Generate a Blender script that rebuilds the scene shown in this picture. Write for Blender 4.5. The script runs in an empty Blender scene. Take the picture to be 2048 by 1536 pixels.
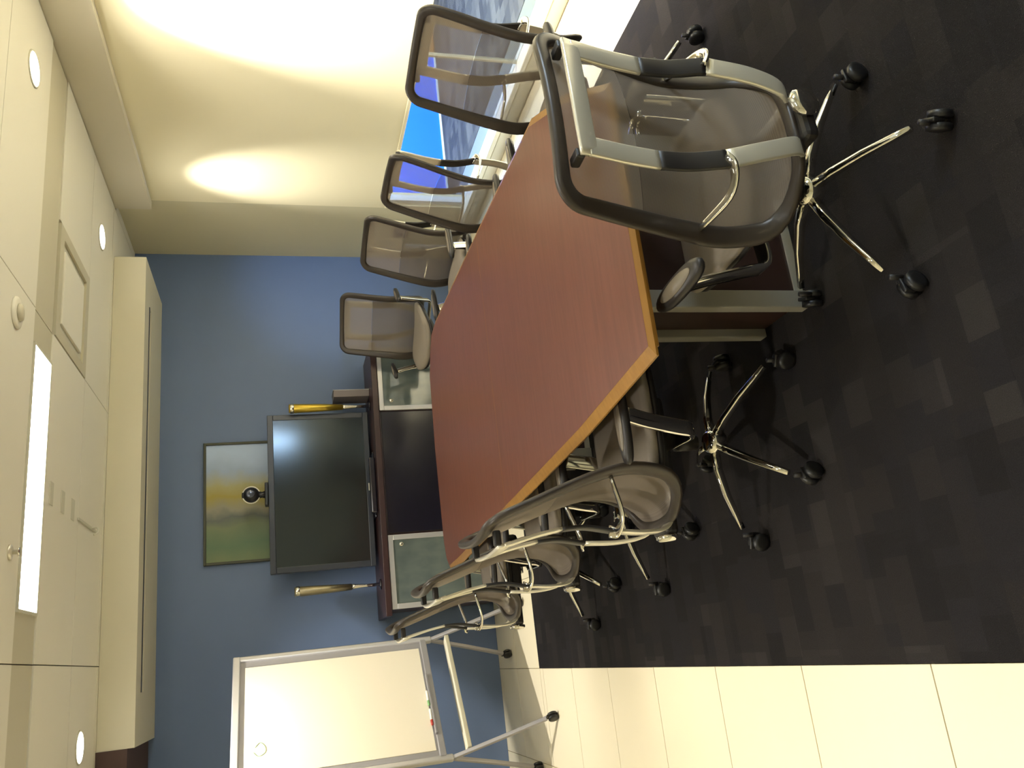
import bpy, bmesh, math, random
from mathutils import Vector, Matrix
random.seed(7)
C = bpy.context.scene.collection
sc = bpy.context.scene

# ------------------------------------------------------------------ camera
F, YAW, PITCH, ROLL, H = 1655.68, 0.3160, 0.2759, 0.0271, 1.6661
fw = Vector((math.sin(YAW)*math.cos(PITCH), math.cos(YAW)*math.cos(PITCH), -math.sin(PITCH)))
rt = Vector((math.cos(YAW), -math.sin(YAW), 0))
dn = fw.cross(rt)
r2 = rt*math.cos(ROLL) + dn*math.sin(ROLL)
d2 = -rt*math.sin(ROLL) + dn*math.cos(ROLL)
cam_data = bpy.data.cameras.new('camera'); cam = bpy.data.objects.new('camera', cam_data); C.objects.link(cam)
cam_data.sensor_fit = 'HORIZONTAL'; cam_data.sensor_width = 36; cam_data.lens = 36*F/2048
cam_data.clip_start = .02
# the phone was held on its side: the room's "down" is the picture's right
cam.matrix_world = Matrix(((d2.x, r2.x, -fw.x, 0), (d2.y, r2.y, -fw.y, 0), (d2.z, r2.z, -fw.z, H), (0, 0, 0, 1)))
sc.camera = cam

# ------------------------------------------------------------------ world, exposure
w = bpy.data.worlds.new('world'); sc.world = w; w.use_nodes = True
w.node_tree.nodes['Background'].inputs[0].default_value = (.30, .42, .75, 1)
w.node_tree.nodes['Background'].inputs[1].default_value = .3
vs = sc.view_settings
vs.view_transform = 'Standard'; vs.look = 'None'; vs.gamma = 1; vs.use_curve_mapping = False
vs.exposure = 0.32
sc.cycles.max_bounces = 10
sc.cycles.transparent_max_bounces = 24
sc.cycles.sample_clamp_indirect = 6

# ------------------------------------------------------------------ light settings
WARM2 = (1.0, .955, .855); COOL = (.25, .5, 1.0)
TUBE = 13.0          # lit ceiling panels
def area(name, loc, size, energy, col, rot=(0, 0, 0), size_y=None):
    l = bpy.data.lights.new(name, 'AREA'); l.energy = energy; l.color = col
    l.shape = 'RECTANGLE'; l.size = size; l.size_y = size_y or size
    o = bpy.data.objects.new(name, l); C.objects.link(o); o.location = loc; o.rotation_euler = rot
    return o
def spot(name, loc, target, energy, col, angle, blend=1.0, rad=.04):
    l = bpy.data.lights.new(name, 'SPOT'); l.energy = energy; l.color = col
    l.spot_size = math.radians(angle); l.spot_blend = blend; l.shadow_soft_size = rad
    o = bpy.data.objects.new(name, l); C.objects.link(o); o.location = loc
    o.rotation_euler = (Vector(target)-Vector(loc)).to_track_quat('-Z', 'Y').to_euler()
    return o
spot('wall_washer_lamp', (3.0, 3.89, 2.78), (3.5, 3.70, 1.5), 700, WARM2, 66)
spot('wall_washer_lamp', (2.96, 5.57, 2.78), (3.5, 5.58, 1.70), 150, WARM2, 43)
spot('wall_washer_lamp', (3.0, 2.2, 2.78), (3.5, 2.2, 1.3), 600, WARM2, 84)
spot('wall_washer_lamp', (3.0, .3, 2.78), (3.5, .1, 1.75), 900, WARM2, 48)
spot('downlight_spill', (3.0, 3.89, 2.78), (3.2, 3.9, 0), 60, WARM2, 125)
spot('downlight_spill', (2.96, 5.57, 2.78), (3.1, 5.5, 0), 20, WARM2, 125)
spot('floor_washer_lamp', (3.05, 3.2, 2.78), (3.15, 3.0, 0), 400, (1, .95, .85), 56)
spot('left_lamp', (-.28, 5.55, 2.78), (-.35, 6.0, 1.0), 200, WARM2, 90)
spot('left_lamp', (-.9, 3.6, 2.78), (-.9, 3.6, 0), 150, WARM2, 100)
spot('left_lamp', (-.9, 1.8, 2.78), (-.9, 1.8, 0), 150, WARM2, 100)
spot('added_cool_spot', (3.3, -2.3, 1.9), (3.26, 6.87, 1.2), 750, (.35, .58, 1), 12, 1, .05)  # added unseen spot, throws a cool patch on the blue wall's right end
area('hall_daylight', (4.6, 5.2, 2.7), 1.6, 420, (.5, .7, 1.0), (math.radians(50), 0, 0), 1.6)
area('hall_lamp', (5.2, 3.0, 2.7), 1.6, 420, (1, .95, .86))

# ------------------------------------------------------------------ materials
def s2l(c):
    return tuple((x/12.92 if x <= .04045 else ((x+.055)/1.055)**2.4) for x in c)
def col(r, g, b): return s2l((r/255, g/255, b/255)) + (1,)
M = {}
def mat(name, c, rough=.5, metal=0, var=0, scale=8, bump=0, bscale=200, spec=None, coat=0):
    m = bpy.data.materials.new(name); m.use_nodes = True; nt = m.node_tree; b = nt.nodes['Principled BSDF']
    b.inputs['Base Color'].default_value = c; b.inputs['Roughness'].default_value = rough; b.inputs['Metallic'].default_value = metal
    if spec is not None: b.inputs['Specular IOR Level'].default_value = spec
    if coat: b.inputs['Coat Weight'].default_value = coat; b.inputs['Coat Roughness'].default_value = .15
    tc = nt.nodes.new('ShaderNodeTexCoord')
    if var:
        n = nt.nodes.new('ShaderNodeTexNoise'); n.inputs['Scale'].default_value = scale; n.inputs['Detail'].default_value = 4
        nt.links.new(tc.outputs['Object'], n.inputs['Vector'])
        mr = nt.nodes.new('ShaderNodeMapRange'); mr.inputs[3].default_value = 1-var; mr.inputs[4].default_value = 1+var
        nt.links.new(n.outputs[0], mr.inputs[0])
        mx = nt.nodes.new('ShaderNodeVectorMath'); mx.operation = 'SCALE'; mx.inputs[0].default_value = c[:3]
        nt.links.new(mr.outputs[0], mx.inputs['Scale']); nt.links.new(mx.outputs[0], b.inputs['Base Color'])
    if bump:
        n = nt.nodes.new('ShaderNodeTexNoise'); n.inputs['Scale'].default_value = bscale
        nt.links.new(tc.outputs['Object'], n.inputs['Vector'])
        bp = nt.nodes.new('ShaderNodeBump'); bp.inputs['Strength'].default_value = bump; bp.inputs['Distance'].default_value = .002
        nt.links.new(n.outputs[0], bp.inputs['Height']); nt.links.new(bp.outputs[0], b.inputs['Normal'])
    M[name] = m; return m
def emis(name, c, s):
    m = bpy.data.materials.new(name); m.use_nodes = True; nt = m.node_tree; b = nt.nodes['Principled BSDF']
    b.inputs['Base Color'].default_value = c; b.inputs['Emission Color'].default_value = c; b.inputs['Emission Strength'].default_value = s
    M[name] = m; return m
mat('ceiling_paint', col(222, 218, 204), .55, var=.02, scale=2)
mat('box_paint', col(206, 200, 178), .6, var=.02, scale=3)
mat('beam_paint', col(214, 207, 188), .7)
mat('cream_paint', col(216, 208, 176), .7, var=.02, scale=3)
mat('shade_fabric', col(240, 231, 198), .8, bump=.2, bscale=500)
mat('blue_paint', col(96, 115, 150), .5, var=.05, scale=5, bump=.1)
mat('hall_blue_paint', col(24, 105, 235), .6, var=.03)
mat('dark_brown_paint', col(70, 50, 45), .7)
mat('tile', col(240, 229, 200), .28, var=.025, scale=3)
mat('grout', col(170, 155, 120), .9)
mat('hall_tile', col(128, 128, 112), .4, var=.05)
mat('white_trim', col(240, 236, 222), .4)
mat('cool_white', col(215, 222, 232), .4)
mat('chrome', col(225, 222, 214), .08, 1)
mat('satin_chrome', col(232, 226, 208), .3, .55)
mat('aluminium', col(205, 203, 205), .38, .7)
mat('grey_frame', col(160, 158, 162), .45, .4)
mat('black_plastic', col(34, 31, 31), .42)
mat('dark_frame', col(54, 47, 41), .38)
mat('caster_black', col(24, 23, 24), .4)
mat('seat_fabric', col(138, 128, 116), .75, var=.06, scale=60, bump=.4, bscale=900)
mat('arm_top', col(112, 103, 90), .4)
mat('mahogany_dark', col(52, 30, 30), .35, var=.2, scale=12)
mat('black_gloss', col(28, 26, 38), .18, coat=.4)
mat('pedestal_dark', col(50, 32, 26), .45, var=.15)
mat('pedestal_metal', col(150, 146, 136), .5, .2)
mat('screen', col(24, 21, 19), .13, spec=.9)
M['screen'].node_tree.nodes['Principled BSDF'].inputs['Specular Tint'].default_value = (.7, .85, 1, 1)
mat('bezel', col(48, 52, 62), .3)
mat('whiteboard', col(250, 240, 218), .22, coat=.3)
mat('picture_frame', col(58, 60, 42), .5)
mat('gold_metal', col(200, 172, 70), .3, .8)
mat('bronze_metal', col(150, 140, 112), .35, .8, var=.15, scale=30)
mat('grey_paper', col(120, 112, 112), .7)
mat('camera_black', col(24, 24, 28), .3)
mat('lens_glass', col(90, 95, 110), .1, .5)
mat('vent_metal', col(195, 192, 175), .5)
mat('grey_panel', col(188, 182, 160), .5)
mat('wood_orange', col(170, 118, 70), .4, var=.2)
mat('green_ink', col(120, 165, 110), .6)
mat('red_ink', col(170, 60, 50), .5)
mat('slot_dark', col(110, 98, 92), .7)
mat('dark_patch', col(60, 58, 80), .5)
emis('lit_panel', (1, .97, .89, 1), TUBE)
emis('daylight_pane', (.62, .80, 1, 1), 48)
emis('lit_disc', (1, .96, .84, 1), 12)

def noded(name):
    m = bpy.data.materials.new(name); m.use_nodes = True; M[name] = m
    return m.node_tree, m.node_tree.nodes['Principled BSDF']
# glass for window
nt, b = noded('window_glass')
out = nt.nodes['Material Output']; tr = nt.nodes.new('ShaderNodeBsdfTransparent'); tr.inputs[0].default_value = (.86, .92, .96, 1)
gl = nt.nodes.new('ShaderNodeBsdfGlossy'); gl.inputs['Roughness'].default_value = .02
lw = nt.nodes.new('ShaderNodeLayerWeight'); lw.inputs[0].default_value = .5; fr = nt.nodes.new('ShaderNodeMath'); fr.operation = 'POWER'; fr.inputs[1].default_value = 5; nt.links.new(lw.outputs['Facing'], fr.inputs[0])
mx = nt.nodes.new('ShaderNodeMixShader'); nt.links.new(fr.outputs[0], mx.inputs[0]); nt.links.new(tr.outputs[0], mx.inputs[1]); nt.links.new(gl.outputs[0], mx.inputs[2]); nt.links.new(mx.outputs[0], out.inputs[0])
# frosted cabinet door glass
nt, b = noded('door_glass')
b.inputs['Base Color'].default_value = col(88, 98, 98); b.inputs['Roughness'].default_value = .1; b.inputs['Specular IOR Level'].default_value = .9
n = nt.nodes.new('ShaderNodeTexNoise'); n.inputs['Scale'].default_value = 5; cr = nt.nodes.new('ShaderNodeValToRGB')
cr.color_ramp.elements[0].color = col(70, 80, 82); cr.color_ramp.elements[1].color = col(112, 122, 118)
nt.links.new(n.outputs[0], cr.inputs[0]); nt.links.new(cr.outputs[0], b.inputs['Base Color'])
# mesh fabrics
def mesh_mat(name, c, trans):
    nt, b = noded(name); out = nt.nodes['Material Output']
    b.inputs['Base Color'].default_value = c; b.inputs['Roughness'].default_value = .7
    tr = nt.nodes.new('ShaderNodeBsdfTransparent'); mx = nt.nodes.new('ShaderNodeMixShader')
    tc = nt.nodes.new('ShaderNodeTexCoord'); wv = nt.nodes.new('ShaderNodeTexWave'); wv.inputs['Scale'].default_value = 90; wv.bands_direction = 'Z'
    wx = nt.nodes.new('ShaderNodeTexWave'); wx.inputs['Scale'].default_value = 90; wx.bands_direction = 'X'
    for q in (wv, wx): nt.links.new(tc.outputs['Object'], q.inputs[0])
    ad = nt.nodes.new('ShaderNodeMath'); ad.operation = 'ADD'; nt.links.new(wv.outputs['Fac'], ad.inputs[0]); nt.links.new(wx.outputs['Fac'], ad.inputs[1])
    mr = nt.nodes.new('ShaderNodeMapRange'); mr.inputs[1].default_value = 0; mr.inputs[2].default_value = 2
    mr.inputs[3].default_value = min(1, 1-trans+.12); mr.inputs[4].default_value = 1-trans-.12
    nt.links.new(ad.outputs[0], mr.inputs[0]); nt.links.new(mr.outputs[0], mx.inputs[0])
    nt.links.new(tr.outputs[0], mx.inputs[1]); nt.links.new(b.outputs[0], mx.inputs[2]); nt.links.new(mx.outputs[0], out.inputs[0])
mesh_mat('mesh_upper', col(138, 126, 112), .27)
mesh_mat('mesh_lower', col(112, 101, 89), .21)
# wood table top
def wood(name, c1, c2, rough=.3, ang=0):
    nt, b = noded(name); tc = nt.nodes.new('ShaderNodeTexCoord'); mp = nt.nodes.new('ShaderNodeMapping')
    mp.inputs['Rotation'].default_value = (0, 0, ang); mp.inputs['Scale'].default_value = (2.2, 26, 26)
    n = nt.nodes.new('ShaderNodeTexNoise'); n.inputs['Scale'].default_value = 2.2; n.inputs['Detail'].default_value = 6; n.inputs['Distortion'].default_value = .4
    nt.links.new(tc.outputs['Object'], mp.inputs[0]); nt.links.new(mp.outputs[0], n.inputs[0])
    cr = nt.nodes.new('ShaderNodeValToRGB'); cr.color_ramp.elements[0].position = .3; cr.color_ramp.elements[1].position = .7
    cr.color_ramp.elements[0].color = c1; cr.color_ramp.elements[1].color = c2
    nt.links.new(n.outputs[0], cr.inputs[0]); nt.links.new(cr.outputs[0], b.inputs['Base Color']); b.inputs['Roughness'].default_value = rough
wood('table_wood', col(100, 58, 46), col(113, 68, 55), .32, .55)
wood('edge_wood', col(142, 100, 36), col(158, 114, 46), .35, 1.5)
# patterned carpet: small random dark blocks
def carpet(name, cs):
    nt, b = noded(name); b.inputs['Roughness'].default_value = .95; b.inputs['Specular IOR Level'].default_value = .1
    tc = nt.nodes.new('ShaderNodeTexCoord')
    def cells(sx, sy, seed):
        mp = nt.nodes.new('ShaderNodeMapping'); mp.inputs['Scale'].default_value = (1/sx, 1/sy, 1); mp.inputs['Location'].default_value = (seed, seed*1.7, .5)
        nt.links.new(tc.outputs['Object'], mp.inputs[0])
        br = nt.nodes.new('ShaderNodeTexBrick'); br.offset = .37; br.squash = 1.6; br.squash_frequency = 3
        br.inputs['Scale'].default_value = 1; br.inputs['Mortar Size'].default_value = 0
        br.inputs['Brick Width'].default_value = 1; br.inputs['Row Height'].default_value = 1
        br.inputs['Color1'].default_value = (0, 0, 0, 1); br.inputs['Color2'].default_value = (1, 1, 1, 1)
        nt.links.new(mp.outputs[0], br.inputs[0]); return br
    a = cells(.13, .10, 3.1); c = cells(.31, .22, 8.4)
    m1 = nt.nodes.new('ShaderNodeMix'); m1.data_type = 'RGBA'; m1.inputs[0].default_value = .4
    nt.links.new(a.outputs[0], m1.inputs[6]); nt.links.new(c.outputs[0], m1.inputs[7])
    cr = nt.nodes.new('ShaderNodeValToRGB')
    while len(cr.color_ramp.elements) < len(cs): cr.color_ramp.elements.new(.5)
    for i, q in enumerate(cs):
        cr.color_ramp.elements[i].position = .12+.76*i/(len(cs)-1); cr.color_ramp.elements[i].color = q
    nt.links.new(m1.outputs[2], cr.inputs[0])
    n = nt.nodes.new('ShaderNodeTexNoise'); n.inputs['Scale'].default_value = 350; nt.links.new(tc.outputs['Object'], n.inputs[0])
    mr = nt.nodes.new('ShaderNodeMapRange'); mr.inputs[3].default_value = .6; mr.inputs[4].default_value = 1.4; nt.links.new(n.outputs[0], mr.inputs[0])
    sm = nt.nodes.new('ShaderNodeVectorMath'); sm.operation = 'SCALE'; nt.links.new(cr.outputs[0], sm.inputs[0]); nt.links.new(mr.outputs[0], sm.inputs['Scale'])
    nt.links.new(sm.outputs[0], b.inputs['Base Color'])
    bp = nt.nodes.new('ShaderNodeBump'); bp.inputs['Strength'].default_value = .6; bp.inputs['Distance'].default_value = .004
    nt.links.new(n.outputs[0], bp.inputs['Height']); nt.links.new(bp.outputs[0], b.inputs['Normal'])
carpet('carpet', [col(31, 29, 30), col(33, 31, 32), col(36, 34, 36), col(38, 35, 35), col(42, 39, 39), col(48, 45, 44)])
carpet('hall_carpet', [col(62, 60, 60), col(72, 70, 68), col(84, 80, 76), col(98, 93, 86)])
# abstract painting
nt, b = noded('painting'); b.inputs['Roughness'].default_value = .5
tc = nt.nodes.new('ShaderNodeTexCoord'); n = nt.nodes.new('ShaderNodeTexNoise'); n.inputs['Scale'].default_value = 5; n.inputs['Detail'].default_value = 8
nt.links.new(tc.outputs['Object'], n.inputs[0])
sx = nt.nodes.new('ShaderNodeSeparateXYZ'); nt.links.new(tc.outputs['Object'], sx.inputs[0])
m1 = nt.nodes.new('ShaderNodeMath'); m1.operation = 'MULTIPLY_ADD'; m1.inputs[1].default_value = .20; nt.links.new(n.outputs[0], m1.inputs[0])
m2 = nt.nodes.new('ShaderNodeMath'); m2.operation = 'MULTIPLY_ADD'; m2.inputs[1].default_value = 1.05; m2.inputs[2].default_value = .40
nt.links.new(sx.outputs[0], m2.inputs[0]); nt.links.new(m2.outputs[0], m1.inputs[2])
cr = nt.nodes.new('ShaderNodeValToRGB'); e = cr.color_ramp.elements
for _ in range(7): e.new(.5)
for i, (p, c) in enumerate([(0, col(110, 122, 84)), (.14, col(86, 112, 82)), (.30, col(112, 124, 92)), (.37, col(92, 98, 92)), (.44, col(140, 138, 118)), (.54, col(158, 144, 60)), (.64, col(165, 160, 112)), (.76, col(158, 176, 204)), (.92, col(180, 200, 232))]):
    e[i].position = p; e[i].color = c
nt.links.new(m1.outputs[0], cr.inputs[0]); nt.links.new(cr.outputs[0], b.inputs['Base Color'])

# ------------------------------------------------------------------ mesh helpers
def link(name, bm, m, parent=None, smooth=False, loc=None, mods=None):
    me = bpy.data.meshes.new(name); bmesh.ops.recalc_face_normals(bm, faces=bm.faces[:]) if not getattr(bm, 'noflip', False) else None
    bm.to_mesh(me); bm.free()
    for mm in (m if isinstance(m, (list, tuple)) else [m]): me.materials.append(M[mm])
    if smooth: me.polygons.foreach_set('use_smooth', [True]*len(me.polygons))
    o = bpy.data.objects.new(name, me); C.objects.link(o)
    if parent: o.parent = parent
    if loc: o.location = loc
    return o
def add_box(bm, x0, x1, y0, y1, z0, z1, bev=0, mi=0):
    r = bmesh.ops.create_cube(bm, size=1); vs_ = r['verts']
    for v in vs_:
        v.co = Vector(((x0+x1)/2+v.co.x*(x1-x0), (y0+y1)/2+v.co.y*(y1-y0), (z0+z1)/2+v.co.z*(z1-z0)))
    fs = list({f for v in vs_ for f in v.link_faces})
    for f in fs: f.material_index = mi
    if bev:
        es = list({e for v in vs_ for e in v.link_edges})
        bmesh.ops.bevel(bm, geom=es, offset=bev, segments=2, affect='EDGES', profile=.5)
    return bm
def box(x0, x1, y0, y1, z0, z1, bev=0): return add_box(bmesh.new(), x0, x1, y0, y1, z0, z1, bev)
def sweep(bm, pts, prof, closed=False, ups=None, scales=None, cap=True):
    """profile [(a,b)] swept along pts; a along side, b along up"""
    pts = [Vector(p) for p in pts]; n = len(pts); rings = []
    for i, p in enumerate(pts):
        if closed: t = pts[(i+1) % n]-pts[i-1]
        else: t = pts[min(i+1, n-1)]-pts[max(i-1, 0)]
        t.normalize()
        u = Vector(ups[i]) if ups else Vector((0, 0, 1))
        if abs(u.dot(t)) > .98: u = Vector((0, 1, 0)) if abs(t.y) < .9 else Vector((1, 0, 0))
        s = t.cross(u).normalized(); u = s.cross(t).normalized()
        k = scales[i] if scales else (1, 1)
        rings.append([bm.verts.new(p + s*a*k[0] + u*b*k[1]) for a, b in prof])
    m = len(prof)
    for i in range(n if closed else n-1):
        A, B = rings[i], rings[(i+1) % n]
        for j in range(m): bm.faces.new((A[j], A[(j+1) % m], B[(j+1) % m], B[j]))
    if not closed and cap:
        bm.faces.new(rings[0][::-1]); bm.faces.new(rings[-1])
    return bm
def circ(r, n=10, ry=None): return [(r*math.cos(2*math.pi*i/n), (ry or r)*math.sin(2*math.pi*i/n)) for i in range(n)]
def rrect(w, h, r=None, n=3):
    r = r or min(w, h)*.35; o = []
    for cx, cy, a0 in ((w/2-r, h/2-r, 0), (-w/2+r, h/2-r, 90), (-w/2+r, -h/2+r, 180), (w/2-r, -h/2+r, 270)):
        for i in range(n): a = math.radians(a0+90*i/(n-1)); o.append((cx+r*math.cos(a), cy+r*math.sin(a)))
    return o
def tube(pts, r, n=10, smooth=True): return sweep(bmesh.new(), pts, circ(r, n))
def lathe(bm, prof, axis='Z', c=(0, 0, 0), n=20):
    c = Vector(c); rings = []
    for r, h in prof:
        ring = []
        for i in range(n):
            a = 2*math.pi*i/n; x, y = r*math.cos(a), r*math.sin(a)
            p = {'Z': (x, y, h), 'X': (h, x, y), 'Y': (x, h, y)}[axis]
            ring.append(bm.verts.new(c+Vector(p)))
        rings.append(ring)
    for A, B in zip(rings, rings[1:]):
        for j in range(n): bm.faces.new((A[j], A[(j+1) % n], B[(j+1) % n], B[j]))
    bm.faces.new(rings[0][::-1]); bm.faces.new(rings[-1]); return bm
def spl(pts, k=6):
    """Catmull-Rom"""
    P = [Vector(p) for p in pts]; P = [2*P[0]-P[1]]+P+[2*P[-1]-P[-2]]; o = []
    for i in range(1, len(P)-2):
        for j in range(k):
            t = j/k; a, b, c, d = P[i-1:i+3]
            o.append(.5*((2*b)+(c-a)*t+(2*a-5*b+4*c-d)*t*t+(3*b-a-3*c+d)*t**3))
    o.append(P[-2]); return o
def prism(poly, z0, z1, bev=0):
    bm = bmesh.new(); a = [bm.verts.new((x, y, z0)) for x, y in poly]; b_ = [bm.verts.new((x, y, z1)) for x, y in poly]
    n = len(poly); bm.faces.new(a[::-1]); bm.faces.new(b_)
    for i in range(n): bm.faces.new((a[i], a[(i+1) % n], b_[(i+1) % n], b_[i]))
    return bm
def struct(name, bm, m, parent=None, **k):
    o = link(name, bm, m, parent, **k)
    if parent is None: o['kind'] = 'structure'
    return o
def tag(o, label, cat, group=None):
    o['label'] = label; o['category'] = cat
    if group: o['group'] = group
    return o
def thing(name, label, cat, loc=(0, 0, 0), rz=0, group=None):
    o = bpy.data.objects.new(name, None); C.objects.link(o); o.location = loc; o.rotation_euler = (0, 0, rz)
    o.empty_display_size = .1
    return tag(o, label, cat, group)
def share(src, name, loc, parent=None):
    o = bpy.data.objects.new(name, src.data); C.objects.link(o); o.location = loc
    if parent: o.parent = parent
    return o

# ------------------------------------------------------------------ room shell
XL, XR, YB, YF, ZC = -1.75, 3.5, -2.6, 6.87, 2.8
XC, YC, XC2 = -.17, 5.72, 2.77
floor = struct('floor', box(XL-.1, XR+.2, YB-.1, YF+.1, -.12, -.012), 'grout')
link('carpet_inlay', box(XC, XC2, YB, YC, -.011, .003), 'carpet', floor)
g = .0025
def tiles(xs, ys, parent, m='tile', name='floor_tile'):
    cache = {}
    for x0, x1 in zip(xs, xs[1:]):
        for y0, y1 in zip(ys, ys[1:]):
            k = (round(x1-x0, 3), round(y1-y0, 3))
            l = ((x0+x1)/2, (y0+y1)/2, 0)
            if k not in cache:
                cache[k] = link(name, box(-k[0]/2+g, k[0]/2-g, -k[1]/2+g, k[1]/2-g, -.011, 0), m, parent, loc=l)
            else: share(cache[k], name, l, parent)
ys = [YB]+[1.99+.61*i for i in range(-7, 7) if YB+.1 < 1.99+.61*i < YC]+[YC]
tiles([XL, XC-.61*2, XC-.61, XC], ys, floor)
tiles([XC2, XC2+.61, XR], ys, floor)
tiles([XL, XC-.61*2]+[XC-.61+.61*i for i in range(0, 7) if XC-.61+.61*i < XR-.2]+[XR], [YC, YC+.61, YF], floor)

struct('wall_back', box(XL-.1, XR+.1, YF, YF+.12, 0, ZC), 'blue_paint')
struct('wall_left', box(XL-.12, XL, YB, YF, 0, ZC), 'cream_paint')
struct('wall_front', box(XL-.1, XR+.1, YB-.12, YB, 0, ZC), 'cream_paint')
struct('wall_right', box(XR, XR+.1, 6.2, YF, 0, ZC), 'cream_paint')
struct('trim_1', box(XR-.005, XR+.1, YB, 6.2, 0, .13), 'white_trim')      # raised plinth under the glass
struct('trim_2', box(XR-.05, XR+.1, YB, 6.2, .10, .135, .006), 'white_trim')
struct('baseboard_right', box(XR-.022, XR-.005, YB, 6.2, 0, .085, .004), 'white_trim')
struct('trim_3', box(3.43, 3.6, YB, 6.0, 2.55, ZC+.02), 'beam_paint')     # beam over the shade
struct('trim_4', box(XR-.004, XR+.12, 5.94, 6.2, .135, ZC), 'cream_paint')  # pier beside the glass
# window on the right: frame, glass panes and mullions
win = bpy.data.objects.new('window_1', None); C.objects.link(win); win['kind'] = 'structure'; win.location = (XR+.05, 0, .135)
yy = [YB, -.9, .8, 2.5, 4.20, 5.95]
for a, b_ in zip(yy, yy[1:]):
    link('pane', box(-.004, .004, a+.012, b_-.012, 0, 2.4), 'window_glass', win)
for a in yy[1:-1]:
    link('mullion', box(-.012, .012, a-.008, a+.008, 0, 2.4), 'vent_metal', win)
link('window_frame', box(-.025, .025, 5.90, 5.95, 0, 2.4), 'cool_white', win)
# low side panel by the corner
niche = thing('wall_panel', 'low pale panel with dark vent slot on right wall near the blue corner', 'panel', (XR-.001, 6.45, 0))
link('panel_face', box(-.02, 0, -.17, .17, .02, .54, .004), 'cream_paint', niche)
link('edge_strip', box(-.034, -.02, .11, .17, .02, .54, .003), 'cool_white', niche)
link('vent_slot', box(-.022, 0, -.18, .0, .55, .67, .004), 'dark_patch', niche)
# hall beyond the glass
hall = struct('floor_hall', box(XR+.2, 9, YB, 7.1, -.12, -.012), 'grout')
link('carpet_inlay', box(4.1, 9, YB, 7.0, -.012, .002), 'hall_carpet', hall)
link('tile_strip', box(XR+.1, 4.097, YB, 7.0, -.012, 0), 'hall_tile', hall)
struct('wall_hall', box(XR+.1, 5.9, 7.0, 7.1, 0, ZC), 'hall_blue_paint')
struct('wall_hall_side', box(9, 9.1, YB, 7.1, 0, ZC), 'cream_paint')
struct('door_hall', box(5.9, 7.4, 6.98, 7.08, 0, 2.2, .01), 'wood_orange')
struct('wall_hall_end', box(XR+.1, 9, YB-.1, YB, 0, ZC), 'cream_paint')
struct('ceiling_hall', box(XR+.1, 9, YB, 7.1, ZC, ZC+.1), 'ceiling_paint')
struct('baseboard_hall', box(XR+.1, 5.9, 6.985, 7.0, 0, .02), 'cool_white')
pw = prism([(-.07, 0), (.07, 0)]+[(.07*math.cos(a)*(1-.1*math.sin(a)), .25+.25*math.sin(a)) for a in [math.pi*i/12 for i in range(13)]], -.012, .012)  # panel added in the shape of a light patch on the hall wall
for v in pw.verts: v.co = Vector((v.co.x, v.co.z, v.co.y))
tag(link('light_patch_panel', pw, 'cool_white', loc=(4.17, 6.96, .02)), 'small white round-topped stand-in for a light patch on blue wall beyond the glass', 'stand-in')
# small bright window between the shades, beside where the photographer stands
w2 = bpy.data.objects.new('window_2', None); C.objects.link(w2); w2['kind'] = 'structure'; w2.location = (XR-.03, -.05, 1.75)
link('pane', box(.0, .006, -.24, .24, -.30, .30), 'daylight_pane', w2)
bm = bmesh.new()
for q in ((-.29, .29, .30, .80), (-.29, .29, -.99, -.30), (-.29, -.24, -.30, .30), (.24, .29, -.30, .30)): add_box(bm, -.006, .02, *q)
link('window_frame', bm, 'cream_paint', w2)
# roller shade
sh = thing('roller_shade', 'cream roller shade pulled down over the right-hand window', 'shade', (XR-.012, 0, 0))
for a, b_ in ((YB+.01, -.34), (.24, .8), (.8, 5.96)):
    link('shade_fabric', box(-.004, 0, a+.002, b_-.002, .79, 2.549), 'shade_fabric', sh)
    link('hem_bar', box(-.012, .003, a+.003, b_-.003, .765, .79, .003), 'shade_fabric', sh)

# ceiling: metal panels in a grid with recessed joints
ceil = struct('ceiling', box(XL-.1, XR+.1, YB-.1, YF+.1, ZC+.03, ZC+.12), 'slot_dark')
def cpanel(x0, x1, y0, y1, m='ceiling_paint', name='ceiling_panel', dz=0):
    j = .003
    return link(name, box(x0+j, x1-j, y0+j, y1-j, ZC+dz, ZC+.03), m, ceil)
xs = [XL, .16-1.67+.0, .16, 1.83, 3.43]
xs = [XL, -1.51, .16, 1.83, 3.425]
ysC = [YB, -1.6, -.93, -.59, .15, .8, 1.1, 1.79, 2.13, 2.85, 3.52, 4.19, 4.53, 5.28, 5.95, YF]
LIT = {(1, 3), (2, 3), (3, 3), (1, 7), (3, 7)}
for i, (x0, x1) in enumerate(zip(xs, xs[1:])):
    for j, (y0, y1) in enumerate(zip(ysC, ysC[1:])):
        ch = j in (2, 7, 11)     # service channel
        if j == 12 and i == 3:
            cpanel(2.51, x1, y0, y1); continue
        if ch:
            cpanel(x0, x1, y0, y1, 'grey_panel', 'channel_panel', .006)
        else: cpanel(x0, x1, y0, y1)
cpanel(3.425, XR+.1, 6.02, YF)
def lit_fixture(x0, x1, y0, y1, label, group='lit ceiling light panels'):
    t = thing('ceiling_light', label, 'ceiling light', ((x0+x1)/2, (y0+y1)/2, ZC), 0, group)
    a, c = (x1-x0)/2, (y1-y0)/2
    bm = bmesh.new()
    for q in ((-a, a, -c, -c+.014), (-a, a, c-.014, c), (-a, -a+.014, -c+.014, c-.014), (a-.014, a, -c+.014, c-.014)): add_box(bm, q[0], q[1], q[2], q[3], -.006, .004)
    link('frame', bm, 'vent_metal', t)
    link('diffuser', box(-a+.014, a-.014, -c+.014, c-.014, -.004, .003), 'lit_panel', t)
lit_fixture(.38, 1.66, 4.20, 4.52, 'long glowing light panel in the ceiling above the conference table')
lit_fixture(.38, 1.66, 1.80, 2.12, 'glowing ceiling light panel above the near end of the table', None)
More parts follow.
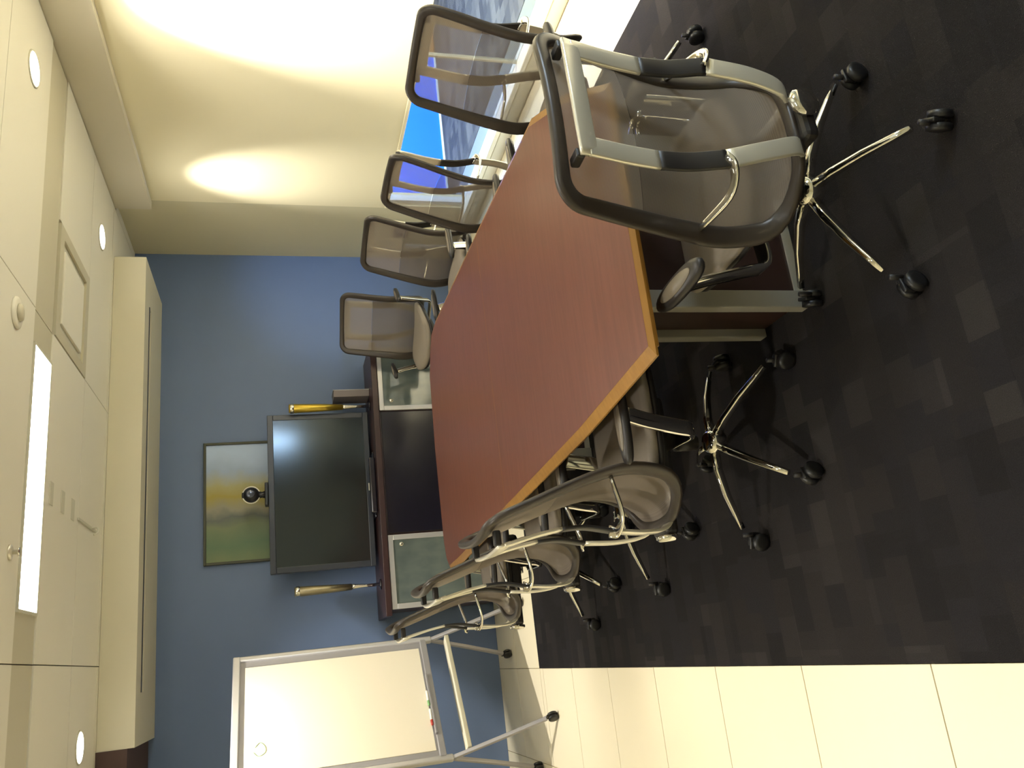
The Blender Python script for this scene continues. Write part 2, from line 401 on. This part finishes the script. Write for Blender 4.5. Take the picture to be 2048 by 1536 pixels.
lit_fixture(.38, 1.66, -.92, -.60, 'glowing ceiling light panel near the front wall', None)
# return air grille
gr = thing('ceiling_vent', 'square metal air vent with an inner panel in the ceiling right of light', 'vent', (2.17, 4.915, ZC))
bm = bmesh.new()
for q in ((-.335, .335, -.36, -.28), (-.335, .335, .28, .36), (-.335, -.27, -.28, .28), (.27, .335, -.28, .28)): add_box(bm, *q, -.004, .03)
link('outer_frame', bm, 'grey_panel', gr)
link('recess', box(-.27, .27, -.28, .28, .012, .03), 'vent_metal', gr)
link('inner_panel', box(-.22, .22, -.235, .235, -.002, .014, .003), 'ceiling_paint', gr)
# downlights
def downlight(x, y, label, r=.082):
    t = thing('downlight', label, 'downlight', (x, y, ZC), 0, 'round recessed downlights')
    link('trim_ring', lathe(bmesh.new(), [(r+.012, .002), (r+.012, -.004), (r, -.006), (r, .002)], n=28), 'vent_metal', t, True)
    link('lens', lathe(bmesh.new(), [(r, .0), (r, -.007)], n=28), 'lit_disc', t)
downlight(3.0, 3.89, 'round glowing downlight near the beam, the nearer one beside the shade')
downlight(2.96, 5.57, 'round glowing downlight near beam end by the blue wall')
downlight(-.28, 5.55, 'round glowing downlight above the whiteboard')
# ceiling devices
t = thing('smoke_detector', 'round pale smoke detector on the ceiling right of the long light', 'smoke detector', (1.68, 3.90, ZC))
link('base', lathe(bmesh.new(), [(.075, 0), (.075, -.008), (.062, -.014)], n=24), 'ceiling_paint', t, True)
link('sensor_cap', lathe(bmesh.new(), [(.042, -.014), (.038, -.026), (.018, -.031)], n=20), 'grey_panel', t, True)
t = thing('sprinkler', 'small round sprinkler head on the ceiling left of long light panel', 'sprinkler', (.62, 4.05, ZC))
link('escutcheon', lathe(bmesh.new(), [(.035, 0), (.035, -.006), (.02, -.012)], n=20), 'satin_chrome', t, True)
link('deflector', lathe(bmesh.new(), [(.01, -.012), (.01, -.035), (.022, -.036), (.022, -.04)], n=16), 'chrome', t, True)
for y, lb in ((4.66, 'nearest to'), (4.90, 'middle of three behind'), (5.13, 'farthest of three from')):
    tag(link('ceiling_plate', box(-.06, .06, -.035, .035, -.004, 0, .0015), 'vent_metal', loc=(1.0, y, ZC)), 'small rectangular ceiling plate, %s the long light' % lb, 'plate', 'small plates on the ceiling')
t = thing('ceiling_hook', 'thin metal bracket on the ceiling near the screen housing', 'bracket', (.97, 5.50, ZC))
link('rail', box(-.008, .008, -.25, .28, -.01, 0, .002), 'vent_metal', t)
link('hook', tube(spl([(0, .1, -.008), (.0, .1, -.04), (-.03, .08, -.05), (-.05, .06, -.03)]), .006), 'vent_metal', t, True)

# dropped box along the blue wall holding the projection screen
bx = thing('screen_housing', 'long beige dropped box under the ceiling along the blue wall', 'screen housing', (1.345, 6.44, 2.58))
bm = bmesh.new()
add_box(bm, -1.69, 1.69, -.43, -.24, 0, .218); add_box(bm, -1.69, 1.69, -.13, .428, 0, .218)
add_box(bm, -1.69, -1.37, -.24, -.13, 0, .218); add_box(bm, 1.37, 1.69, -.24, -.13, 0, .218)
link('casing', bm, 'box_paint', bx)
link('screen_slot', box(-1.37, 1.37, -.24, -.13, .02, .1), 'slot_dark', bx)
link('slot_trim', box(-1.37, 1.37, -.235, -.215, -.004, .02), 'bezel', bx)
struct('trim_5', box(XL, -.345, 6.0, YF, 2.62, ZC-.001), 'dark_brown_paint')

# ------------------------------------------------------------------ conference table
tb = thing('conference_table', 'long reddish brown wooden conference table with an ochre edge', 'table', (0, 0, 0))
outer = [(.665, 1.83), (1.50, 1.83), (1.70, 2.14), (1.86, 2.50), (1.90, 3.42), (1.93, 4.62), (1.91, 4.74), (1.83, 4.83), (1.68, 4.93), (1.2, 4.96), (.62, 4.93), (.50, 4.88), (.44, 4.80), (.46, 4.4), (.535, 3.42), (.60, 2.42)]
def inset(poly, d):
    n = len(poly); o = []
    for i in range(n):
        p0, p1, p2 = Vector(poly[i-1]), Vector(poly[i]), Vector(poly[(i+1) % n])
        a = (p1-p0).normalized(); b_ = (p2-p1).normalized()
        n1 = Vector((-a.y, a.x)); n2 = Vector((-b_.y, b_.x)); q = (n1+n2).normalized()
        o.append(tuple(p1+q*d/max(.3, q.dot(n1))))
    return o
inner = inset(outer, .034)
inner = [(x, 1.842 if y < 1.9 else y) for x, y in inner]
ZT = .74
# split top along the seam
ySeam = 3.42
def half(poly, lo):
    o = []
    n = len(poly)
    for i in range(n):
        a, b_ = poly[i], poly[(i+1) % n]
        ina = (a[1] <= ySeam) == lo or abs(a[1]-ySeam) < 1e-6
        if ina: o.append(a)
        if (a[1]-ySeam)*(b_[1]-ySeam) < 0:
            t_ = (ySeam-a[1])/(b_[1]-a[1]); o.append((a[0]+(b_[0]-a[0])*t_, ySeam))
    return o
def shift(poly, lo):
    return [(x, (ySeam-.0012 if lo else ySeam+.0012) if abs(y-ySeam) < .02 else y) for x, y in poly]
link('tabletop_half', prism(shift(half(inner, True), True), ZT-.03, ZT), 'table_wood', tb)
link('tabletop_half', prism(shift(half(inner, False), False), ZT-.03, ZT), 'table_wood', tb)
link('seam_strip', box(.57, 1.865, ySeam-.0015, ySeam+.0015, ZT-.02, ZT+.0002), 'edge_wood', tb)
bm = bmesh.new(); n = len(outer)
prof_rings = [[bm.verts.new((x, y, z)) for x, y in P] for P, z in (([(x, y-.002) for x, y in inner], ZT-.0305), (inner, ZT-.0005), (inset(outer, .0), ZT-.014), (outer, ZT-.02), (inset(outer, .05), ZT-.045), (inset(outer, .2), ZT-.045), (inset(outer, .2), ZT-.031))]
for A, B in zip(prof_rings, prof_rings[1:]):
    for i in range(n): bm.faces.new((A[i], A[(i+1) % n], B[(i+1) % n], B[i]))
A, B = prof_rings[-1], prof_rings[0]
for i in range(n): bm.faces.new((A[i], A[(i+1) % n], B[(i+1) % n], B[i]))
link('bevelled_edge', bm, 'edge_wood', tb)
def pedestal(yc):
    p = link('pedestal', box(-.28, .28, -.13, .13, .0, .70, .004), 'pedestal_dark', tb, loc=(1.24, yc, .003))
    for sx, sy in ((-1, -1), (-1, 1), (1, -1), (1, 1)):
        link('corner_post', box(sx*.28-.03 if sx < 0 else .25, sx*.28+.03 if sx < 0 else .31, sy*.13-.022, sy*.13+.022, 0.0, .69, .004), 'pedestal_metal', p)
    link('kick_strip', box(-.25, .25, -.136, -.13, .0, .03), 'satin_chrome', p)
    link('top_plate', box(-.4, .4, -.25, .25, .655, .69, .003), 'black_plastic', p)
pedestal(2.28); pedestal(4.35)
link('stretcher_beam', box(1.19, 1.29, 2.41, 4.22, .55, .68, .004), 'pedestal_dark', tb)

# ------------------------------------------------------------------ chair
PROF = spl([(0, y, z) for y, z in [(-.275, .380), (-.230, .392), (-.195, .435), (-.175, .50), (-.168, .57), (-.180, .66), (-.210, .77), (-.248, .89), (-.282, 1.005)]], 8)
_L = [0]
for a, b_ in zip(PROF, PROF[1:]): _L.append(_L[-1]+(b_-a).length)
def prof_at(s):
    d = max(0, min(1, s))*_L[-1]
    for i in range(len(_L)-1):
        if d <= _L[i+1]: t_ = (d-_L[i])/(_L[i+1]-_L[i]); return PROF[i].lerp(PROF[i+1], t_)
    return PROF[-1]
def halfw(s):
    pts = [(0, .215), (.15, .235), (.3, .238), (.5, .230), (.65, .230), (.8, .232), (1, .232)]
    for (a, wa), (b_, wb) in zip(pts, pts[1:]):
        if s <= b_: t_ = (s-a)/(b_-a); t_ = t_*t_*(3-2*t_); return wa+(wb-wa)*t_
    return pts[-1][1]
def shell(s, t_):          # s 0..1 bottom to top, t -1..1
    p = prof_at(s); return Vector((t_*halfw(s), p.y+.05*t_*t_*(1-.4*s), p.z))
def shell_n(s, t_):
    e_ = .01; a = shell(min(1, s+e_), t_)-shell(max(0, s-e_), t_); b_ = shell(s, t_+e_)-shell(s, t_-e_)
    return b_.cross(a).normalized()
RT, RB, HW = .055, .13, .235      # corner radii at the top and bottom of the back, half width
def outline():
    LL = _L[-1]; o = []
    def arc(cx, cy, r, a0):
        for i in range(9):
            a = math.radians(a0+90*i/8); o.append((cx+r*math.cos(a), cy+r*math.sin(a)))
    def edge(a, b, n):
        for i in range(1, n): t_ = i/n; o.append((a[0]+(b[0]-a[0])*t_, a[1]+(b[1]-a[1])*t_))
    arc(HW-RT, LL-RT, RT, 0); edge((HW-RT, LL), (-HW+RT, LL), 8)
    arc(-HW+RT, LL-RT, RT, 90); edge((-HW, LL-RT), (-HW, RB), 18)
    arc(-HW+RB, RB, RB, 180); edge((-HW+RB, 0), (HW-RB, 0), 6)
    arc(HW-RB, RB, RB, 270); edge((HW, RB), (HW, LL-RT), 18)
    return [(y/LL, x/HW) for x, y in o]
def lim_at(s):
    y = s*_L[-1]; r = 0
    if y < RB: r = RB-math.sqrt(max(0, RB*RB-(RB-y)**2))
    elif y > _L[-1]-RT: d = y-(_L[-1]-RT); r = RT-math.sqrt(max(0, RT*RT-d*d))
    return max(.02, (HW-r)/HW)
def make_chair():
    P = {}
    t = bpy.data.objects.new('conference_chair', None); C.objects.link(t); t.empty_display_size = .1
    # back frame ring
    ol = outline(); pts = [shell(s, x) for s, x in ol]
    ups = [shell_n(max(.02, min(.98, s)), x*.98) for s, x in ol]
    bm = bmesh.new(); sc_ = [(1+.6*min(1, abs(x)**3)*min(1, 1.4-s)*min(1, .3+4*s), 1) for s, x in ol]
    sweep(bm, pts, rrect(.034, .024, .009), closed=True, ups=ups, scales=sc_)
    link('back_frame', bm, 'dark_frame', t, True)
    # mesh panels: upper and lower
    def panel(s0, s1, name, m, off):
        bm = bmesh.new(); N, K = 24, 12; rows = []
        for i in range(N+1):
            s = s0+(s1-s0)*i/N
            lim = lim_at(s)*.985
            rows.append([bm.verts.new(shell(s, lim*(2*j/K-1))+Vector((0, off, 0))) for j in range(K+1)])
        for A, B in zip(rows, rows[1:]):
            for j in range(K): bm.faces.new((A[j], A[j+1], B[j+1], B[j]))
        link(name, bm, m, t, True)
    panel(.01, .66, 'lower_mesh', 'mesh_lower', 0)
    panel(.662, .99, 'upper_mesh', 'mesh_upper', .0)
    # rear bars (chrome / black / chrome) and top bracket
    for sx in (-1, 1):
        x = sx*.135
        lo = spl([(x*.35, .04, .372), (x*.42, -.10, .366), (x*.5, -.22, .358), (x*.6, -.292, .392), (x*.8, -.308, .48), (x, -.300, .60)], 6)
        mid = spl([(x, -.300, .60), (x, -.282, .69), (x, -.282, .77)], 6)
        up = spl([(x, -.282, .77), (x, -.295, .85), (x, -.312, .925), (x, -.318, .955)], 6)
        for nm, pp, m in (('lower_strut', lo, 'satin_chrome'), ('middle_strut', mid, 'black_plastic'), ('upper_strut', up, 'satin_chrome')):
            link(nm, sweep(bmesh.new(), pp, rrect(.012, .050, .004), ups=[(1, 0, 0)]*len(pp)), m, t, True)
        e_ = shell(.42, sx*.98)
        la = spl([(x, -.300, .61), (x+sx*.03, -.305, .595), (x+sx*.07, -.255, .59), (e_.x, e_.y-.012, e_.z)], 5)
        link('lumbar_arm', sweep(bmesh.new(), la, rrect(.034, .010, .004), scales=[(1.2-.75*k/(len(la)-1), 1) for k in range(len(la))]), 'chrome', t, True)
    cb = spl([(-.158, -.317, .955), (-.08, -.325, .959), (0, -.328, .960), (.08, -.325, .959), (.158, -.317, .955)], 4)
    link('top_bracket', sweep(bmesh.new(), cb, rrect(.012, .046, .004), ups=[(0, -.25, 1)]*len(cb)), 'satin_chrome', t, True)
    for sx in (-1, 1):
        link('frame_clip', box(sx*.15-.012, sx*.15+.012, -.318, -.272, .964, .986, .005), 'black_plastic', t)
    # seat
    bm = bmesh.new(); N = 40; k = 3.6
    def so(r, z, dz=0):
        o = []
        for i in range(N):
            a = 2*math.pi*i/N; c, s = math.cos(a), math.sin(a)
            X = math.copysign(abs(c)**(2/k), c)*.238*r; Y = math.copysign(abs(s)**(2/k), s)*.225*r+.055
            dr = -.035*max(0, (Y-.17)/.11)**2
            o.append(bm.verts.new((X, Y, z+dr+.02*(X/.24)**2)))
        return o
    R_ = [so(.35, .425), so(.96, .424), so(1.0, .436), so(.985, .452), so(.85, .458), so(.4, .452)]
    for A, B in zip(R_, R_[1:]):
        for i in range(N): bm.faces.new((A[i], A[(i+1) % N], B[(i+1) % N], B[i]))
    bm.faces.new(R_[0][::-1]); bm.faces.new(R_[-1])
    link('seat', bm, 'seat_fabric', t, True)
    bm = bmesh.new(); R_ = [so(.30, .395), so(.93, .40), so(.985, .412), so(.985, .424), so(.3, .424)]
    for A, B in zip(R_, R_[1:]):
        for i in range(N): bm.faces.new((A[i], A[(i+1) % N], B[(i+1) % N], B[i]))
    bm.faces.new(R_[0][::-1]); bm.faces.new(R_[-1])
    link('seat_frame', bm, 'black_plastic', t, True)
    bm = box(-.085, .085, -.13, .15, .325, .395, .02)
    link('tilt_mechanism', bm, 'black_plastic', t)
    link('tilt_yoke', box(-.062, .062, -.315, -.12, .335, .378, .014), 'black_plastic', t)
    link('tilt_cap', lathe(bmesh.new(), [(.024, -.310), (.040, -.316), (.040, -.326), (.030, -.334), (.012, -.336)], 'Y', (.03, 0, .366), 20), 'chrome', t, True)
    # arms
    for sx in (-1, 1):
        pp = spl([(sx*.07, -.02, .372), (sx*.17, -.02, .368), (sx*.236, -.02, .366), (sx*.262, -.016, .380), (sx*.268, -.010, .42), (sx*.285, .01, .53), (sx*.30, .03, .610)], 5)
        ups = [(0, 1, 0)]*len(pp)
        link('arm_support', sweep(bmesh.new(), pp, rrect(.018, .052, .006), ups=ups), 'chrome', t, True)
        bm = bmesh.new(); N2 = 24; rr = []
        for z, s in ((.609, .7), (.612, .95), (.620, 1), (.632, .97), (.636, .8)):
            rr.append([bm.verts.new((sx*.308+s*.033*math.copysign(abs(math.cos(a))**.8, math.cos(a)), -.0+s*.13*math.copysign(abs(math.sin(a))**.8, math.sin(a)), z)) for a in [2*math.pi*i/N2 for i in range(N2)]])
        for A, B in zip(rr, rr[1:]):
            for i in range(N2): bm.faces.new((A[i], A[(i+1) % N2], B[(i+1) % N2], B[i]))
        bm.faces.new(rr[0][::-1]); bm.faces.new(rr[-1])
        pad = link('arm_pad', bm, 'black_plastic', t, True)
        bm = bmesh.new(); rr = []
        for z, s in ((.6355, .72), (.6385, .68)):
            rr.append([bm.verts.new((sx*.308+s*.030*math.cos(a), s*.125*math.sin(a), z)) for a in [2*math.pi*i/N2 for i in range(N2)]])
        for i in range(N2): bm.faces.new((rr[0][i], rr[0][(i+1) % N2], rr[1][(i+1) % N2], rr[1][i]))
        bm.faces.new(rr[0][::-1]); bm.faces.new(rr[1])
        link('pad_inlay', bm, 'arm_top', pad, True)
    # column and base
    link('gas_column', lathe(bmesh.new(), [(.028, .19), (.028, .27), (.018, .27), (.018, .33)], n=18), 'black_plastic', t, True)
    link('hub', lathe(bmesh.new(), [(.03, .155), (.042, .165), (.044, .205), (.034, .222), (.028, .224)], n=20), 'chrome', t, True)
    for i in range(5):
        a = math.radians(72*i); c, s = math.cos(a), math.sin(a)
        pp = [(r*c, r*s, z) for r, z in ((.03, .192), (.10, .180), (.19, .150), (.26, .118), (.31, .095))]
        sc2 = [(1, 1), (.95, .9), (.85, .75), (.75, .62), (.7, .55)]
        leg = link('leg', sweep(bmesh.new(), pp, rrect(.024, .034, .007), scales=sc2), 'chrome', t, True)
        cx, cy = .350*c, .350*s
        b2 = a+1.1+i*.9
        dx, dy = math.cos(b2), math.sin(b2)
        bm = bmesh.new()
        for sd in (-1, 1):
            n0 = len(bm.verts)
            lathe(bm, [(.02, sd*.008-.008), (.029, sd*.008-.006), (.029, sd*.008+.006), (.02, sd*.008+.008)] if False else [(.018, sd*.016-.011), (.031, sd*.016-.008), (.031, sd*.016+.008), (.018, sd*.016+.011)], 'X', (0, 0, 0), 16)
        add_box(bm, -.006, .006, -.02, .024, 0, .036, .003)
        rotm = Matrix.Rotation(b2, 4, 'Z')
        for v in bm.verts: v.co = rotm @ v.co + Vector((cx-dy*.012, cy+dx*.012, .032))
        link('caster', bm, 'caster_black', leg, True)
        link('caster_stem', lathe(bmesh.new(), [(.008, .05), (.008, .092)], c=(.335*c, .335*s, 0), n=10), 'black_plastic', leg, True)
    return t
def copy_tree(o, parent=None):
    kids = list(o.children); c = o.copy(); C.objects.link(c); c.parent = parent
    for ch in kids: copy_tree(ch, c)
    return c
GRP = 'mesh-back conference chairs around the table'
proto = make_chair()
# x, y, facing angle (deg, direction the sitter looks, 0 = +X), z, base turn, label
# columns: x, y, facing angle, seat lift, angle of one leg of the base
CH = [
 (1.135, 1.775, 93, .04, -90, 'grey mesh conference chair at the near end of the table, its back to the viewer'),
 (.60, 2.55, 0, .035, -124, 'grey mesh conference chair on whiteboard side of the table, nearest the camera'),
 (.52, 3.45, 0, .075, -118, 'grey mesh conference chair on whiteboard side, between its nearest and farthest chairs'),
 (.41, 4.36, 0, .09, -122, 'grey mesh conference chair on whiteboard side, farthest along and closest to the whiteboard'),
 (2.02, 2.66, 188, .055, -56, 'grey mesh conference chair on window side, nearest the camera, before the low glass'),
 (1.97, 3.55, 178, .07, -30, 'grey mesh conference chair on the window side with blue glass showing through its back'),
 (2.23, 4.60, 194, .07, 0, 'grey mesh conference chair on window side, farthest along it and nearest the blue wall'),
 (2.36, 5.90, 228, .12, 38, 'grey chair against the blue wall right of the cabinet, facing the room'),
]
for i, (x, y, a, dz, ba, lb) in enumerate(CH):
    o = proto if i == 0 else copy_tree(proto)
    o.location = (x, y, .003); o.rotation_euler = (0, 0, math.radians(a-90))
    tag(o, lb, 'chair', GRP)
    for ch in o.children:
        k = ch.name.split('.')[0]
        if k in ('leg', 'hub'): ch.rotation_euler = (0, 0, math.radians(ba-a+90))
        elif k.startswith('arm') and i in (1, 2, 3, 4, 5, 6): pass
        elif dz: ch.location.z += dz

# ------------------------------------------------------------------ credenza and what stands on it
cz = thing('credenza', 'low dark mahogany cabinet with silver-framed glass doors by the blue wall', 'cabinet', (1.375, 6.6, 0))
bm = box(-1.03, 1.03, -.26, .24, .06, .90); add_box(bm, -1.0, 1.0, -.22, .22, 0.0, .06)
link('body', bm, 'mahogany_dark', cz)
link('cabinet_top', box(-1.075, 1.075, -.30, .265, .90, .945, .004), 'mahogany_dark', cz)
link('centre_panel', box(-.47, .49, -.272, -.26, .10, .885, .002), 'black_gloss', cz)
for x0, x1, kx in ((-1.03, -.485, -1), (.50, 1.03, 1)):
    d = bmesh.new()
    for q in ((x0, x1, .08, .118), (x0, x1, .857, .895), (x0, x0+.038, .118, .857), (x1-.038, x1, .118, .857)): add_box(d, q[0], q[1], -.285, -.26, q[2], q[3], .003)
    d = link('door', d, 'aluminium', cz)
    link('glass_panel', box(x0+.038, x1-.038, -.276, -.262, .118, .857), 'door_glass', d)
    xk = x1-.075 if kx < 0 else x0+.075
    link('knob', lathe(bmesh.new(), [(.008, -.27), (.008, -.29), (.016, -.294), (.016, -.304), (.008, -.308)], 'Y', (xk, 0, .80), 16), 'chrome', d, True)
# television
tv = thing('television', 'large flat television with black screen standing on dark cabinet', 'television', (1.32, 6.6, .945))
link('screen_panel', box(-.575, .575, -.028, -.022, .05, .775), 'screen', tv)
bm = bmesh.new()
for q in ((-.62, .62, .02, .062), (-.62, .62, .765, .81), (-.62, -.575, .062, .765), (.575, .62, .062, .765)): add_box(bm, q[0], q[1], -.032, .03, q[2], q[3], .004)
add_box(bm, -.6, .6, -.02, .03, .03, .80)
link('bezel', bm, 'bezel', tv)
link('stand_foot', box(-.26, .26, -.12, .12, 0, .014, .005), 'black_gloss', tv)
link('stand_neck', box(-.06, .06, -.01, .04, .012, .1, .004), 'black_gloss', tv)
link('badge', box(-.03, .03, -.034, -.031, .034, .046, .001), 'satin_chrome', tv)
# webcam on top of the television
wc = thing('video_camera', 'round black video camera with silver ring on top of the television', 'camera', (1.31, 6.58, 1.752))
link('mount', box(-.09, .09, -.03, .05, .004, .03, .006), 'camera_black', wc)
link('neck', lathe(bmesh.new(), [(.03, .028), (.022, .05), (.03, .075)], n=18), 'camera_black', wc, True)
bm = bmesh.new(); bmesh.ops.create_uvsphere(bm, u_segments=24, v_segments=16, radius=.062)
for v in bm.verts: v.co += Vector((0, 0, .13))
link('head', bm, 'camera_black', wc, True)
link('silver_ring', sweep(bmesh.new(), [(.064*math.cos(a), -.012, .13+.064*math.sin(a)) for a in [2*math.pi*i/28 for i in range(28)]], circ(.005, 6), closed=True, ups=[(0, 1, 0)]*28), 'satin_chrome', wc, True)
link('lens', lathe(bmesh.new(), [(.03, -.05), (.034, -.072), (.02, -.076)], 'Y', (0, 0, .135), 20), 'lens_glass', wc, True)
link('top_cap', lathe(bmesh.new(), [(.03, .18), (.026, .196), (.01, .2)], n=16), 'camera_black', wc, True)
# slim speakers either side of the television
def column_speaker(x, y, z1, m, label, tilt=0):
    t = thing('column_speaker', label, 'speaker', (x, y, .946), 0, 'slim column speakers beside the television')
    link('foot', lathe(bmesh.new(), [(.04, 0), (.04, .01), (.014, .014), (.012, .05)], n=20), 'black_gloss', t, True)
    link('tapered_stem', lathe(bmesh.new(), [(.012, .048), (.012, .12), (.019, .2), (.021, .22)], n=18), 'chrome', t, True)
    b_ = link('speaker_body', lathe(bmesh.new(), [(.023, .22), (.031, .4), (.038, z1-.01), (.031, z1)], n=20), m, t, True)
    link('top_ring', lathe(bmesh.new(), [(.0375, z1-.04), (.0405, z1-.036), (.0405, z1-.014), (.0375, z1-.01)], n=20), 'chrome', b_, True)
column_speaker(1.975, 6.52, .64, 'gold_metal', 'slim gold column speaker at the right side of the television')
column_speaker(.55, 6.5, .64, 'bronze_metal', 'slim bronze-silver column speaker left of the television')
bk = thing('document_holder', 'small grey upright stack of papers right of the gold speaker', 'papers', (2.09, 6.62, .946))
link('sheet_block', box(-.028, .028, -.1, .1, 0, .285, .003), 'grey_paper', bk)
link('cover', box(.028, .034, -.1, .1, 0, .29, .001), 'grey_frame', bk)
# small sound bar under the television
tag(link('sound_bar', box(-.22, .22, -.03, .03, 0, .05, .012), 'black_gloss', loc=(1.30, 6.42, .946)), 'low black sound bar lying in front of the television foot', 'sound bar')
# painting
pt = thing('painting', 'abstract painting in green, yellow and pale blue hanging above the television', 'painting', (1.32, 6.868, 1.83))
link('canvas', box(-.465, .465, -.022, -.012, -.40, .40), 'painting', pt)
bm = bmesh.new()
for q in ((-.485, .485, .40, .42), (-.485, .485, -.42, -.40), (-.485, -.465, -.40, .40), (.465, .485, -.40, .40)): add_box(bm, q[0], q[1], -.035, 0, q[2], q[3], .003)
add_box(bm, -.47, .47, -.012, 0, -.405, .405)
link('frame', bm, 'picture_frame', pt)

# ------------------------------------------------------------------ mobile whiteboard
A0 = Vector((.10, 6.21)); B0 = Vector((-.64, 5.68)); dv = (B0-A0); L = dv.length; ang = math.atan2(dv.y, dv.x)
# local x runs from the right end to the left end, local +y faces the viewer
wb = thing('whiteboard', 'large mobile whiteboard on grey wheeled stand in front of blue wall', 'whiteboard', (A0.x, A0.y, 0), ang)
link('writing_surface', box(.07, L-.06, .008, .014, .75, 1.925), 'whiteboard', wb)
link('back_panel', box(.015, L-.015, -.01, .010, .72, 1.98), 'grey_frame', wb)
bm = bmesh.new(); add_box(bm, -.02, L+.02, -.018, .026, 1.955, 2.005, .008); link('top_rail', bm, 'aluminium', wb)
link('bottom_rail', box(0, L, -.018, .024, .69, .735, .006), 'grey_frame', wb)
link('pen_ledge', box(.3, .75, .0245, .05, .728, .7405, .002), 'grey_frame', wb)
for x in (0, L):
    link('upright', box(x-.02, x+.02, -.018, .024, .65, 1.99, .008), 'aluminium', wb)
    for s, ft in ((1, .30), (-1, .26)):
        lg = link('leg', sweep(bmesh.new(), [(x, 0, .66), (x, s*ft*.5, .36), (x, s*ft, .075)], rrect(.026, .026, .006)), 'grey_frame', wb)
        bm = bmesh.new()
        for sd in (-.012, .012): lathe(bm, [(.018, sd-.009), (.033, sd-.006), (.033, sd+.006), (.018, sd+.009)], 'X', (x, s*(ft+.012), .035), 18)
        add_box(bm, x-.005, x+.005, s*(ft+.012)-.02, s*(ft+.012)+.02, .035, .08, .002)
        link('caster', bm, 'caster_black', lg, True)
link('pen_tray', box(.02, L-.02, -.02, .07, .53, .56, .006), 'box_paint', wb)
link('drawing', sweep(bmesh.new(), spl([(.66, .0155, 1.86), (.63, .0155, 1.83), (.66, .0155, 1.80), (.70, .0155, 1.80), (.72, .0155, 1.84), (.69, .0155, 1.87)], 5), rrect(.003, .0015, .0005), ups=[(0, 1, 0)]*26), 'green_ink', wb)
ru = Matrix.Rotation(ang, 3, 'Z')
def onwb(x, y, z): p = ru @ Vector((x, y, 0)); return (A0.x+p.x, A0.y+p.y, z)
for x, m, lb, rr_ in ((.48, 'green_ink', 'green', .05), (.62, 'red_ink', 'red', -.06)):
    t = thing('marker_pen', '%s marker pen lying on the ledge at the bottom of whiteboard' % lb, 'marker', onwb(x, .036, .750), ang+rr_, 'marker pens on the whiteboard ledge')
    link('barrel', lathe(bmesh.new(), [(.006, -.05), (.008, -.045), (.008, .03)], 'X', n=12), 'white_trim', t, True)
    link('cap', lathe(bmesh.new(), [(.009, .028), (.009, .06), (.005, .065)], 'X', n=12), m, t, True)
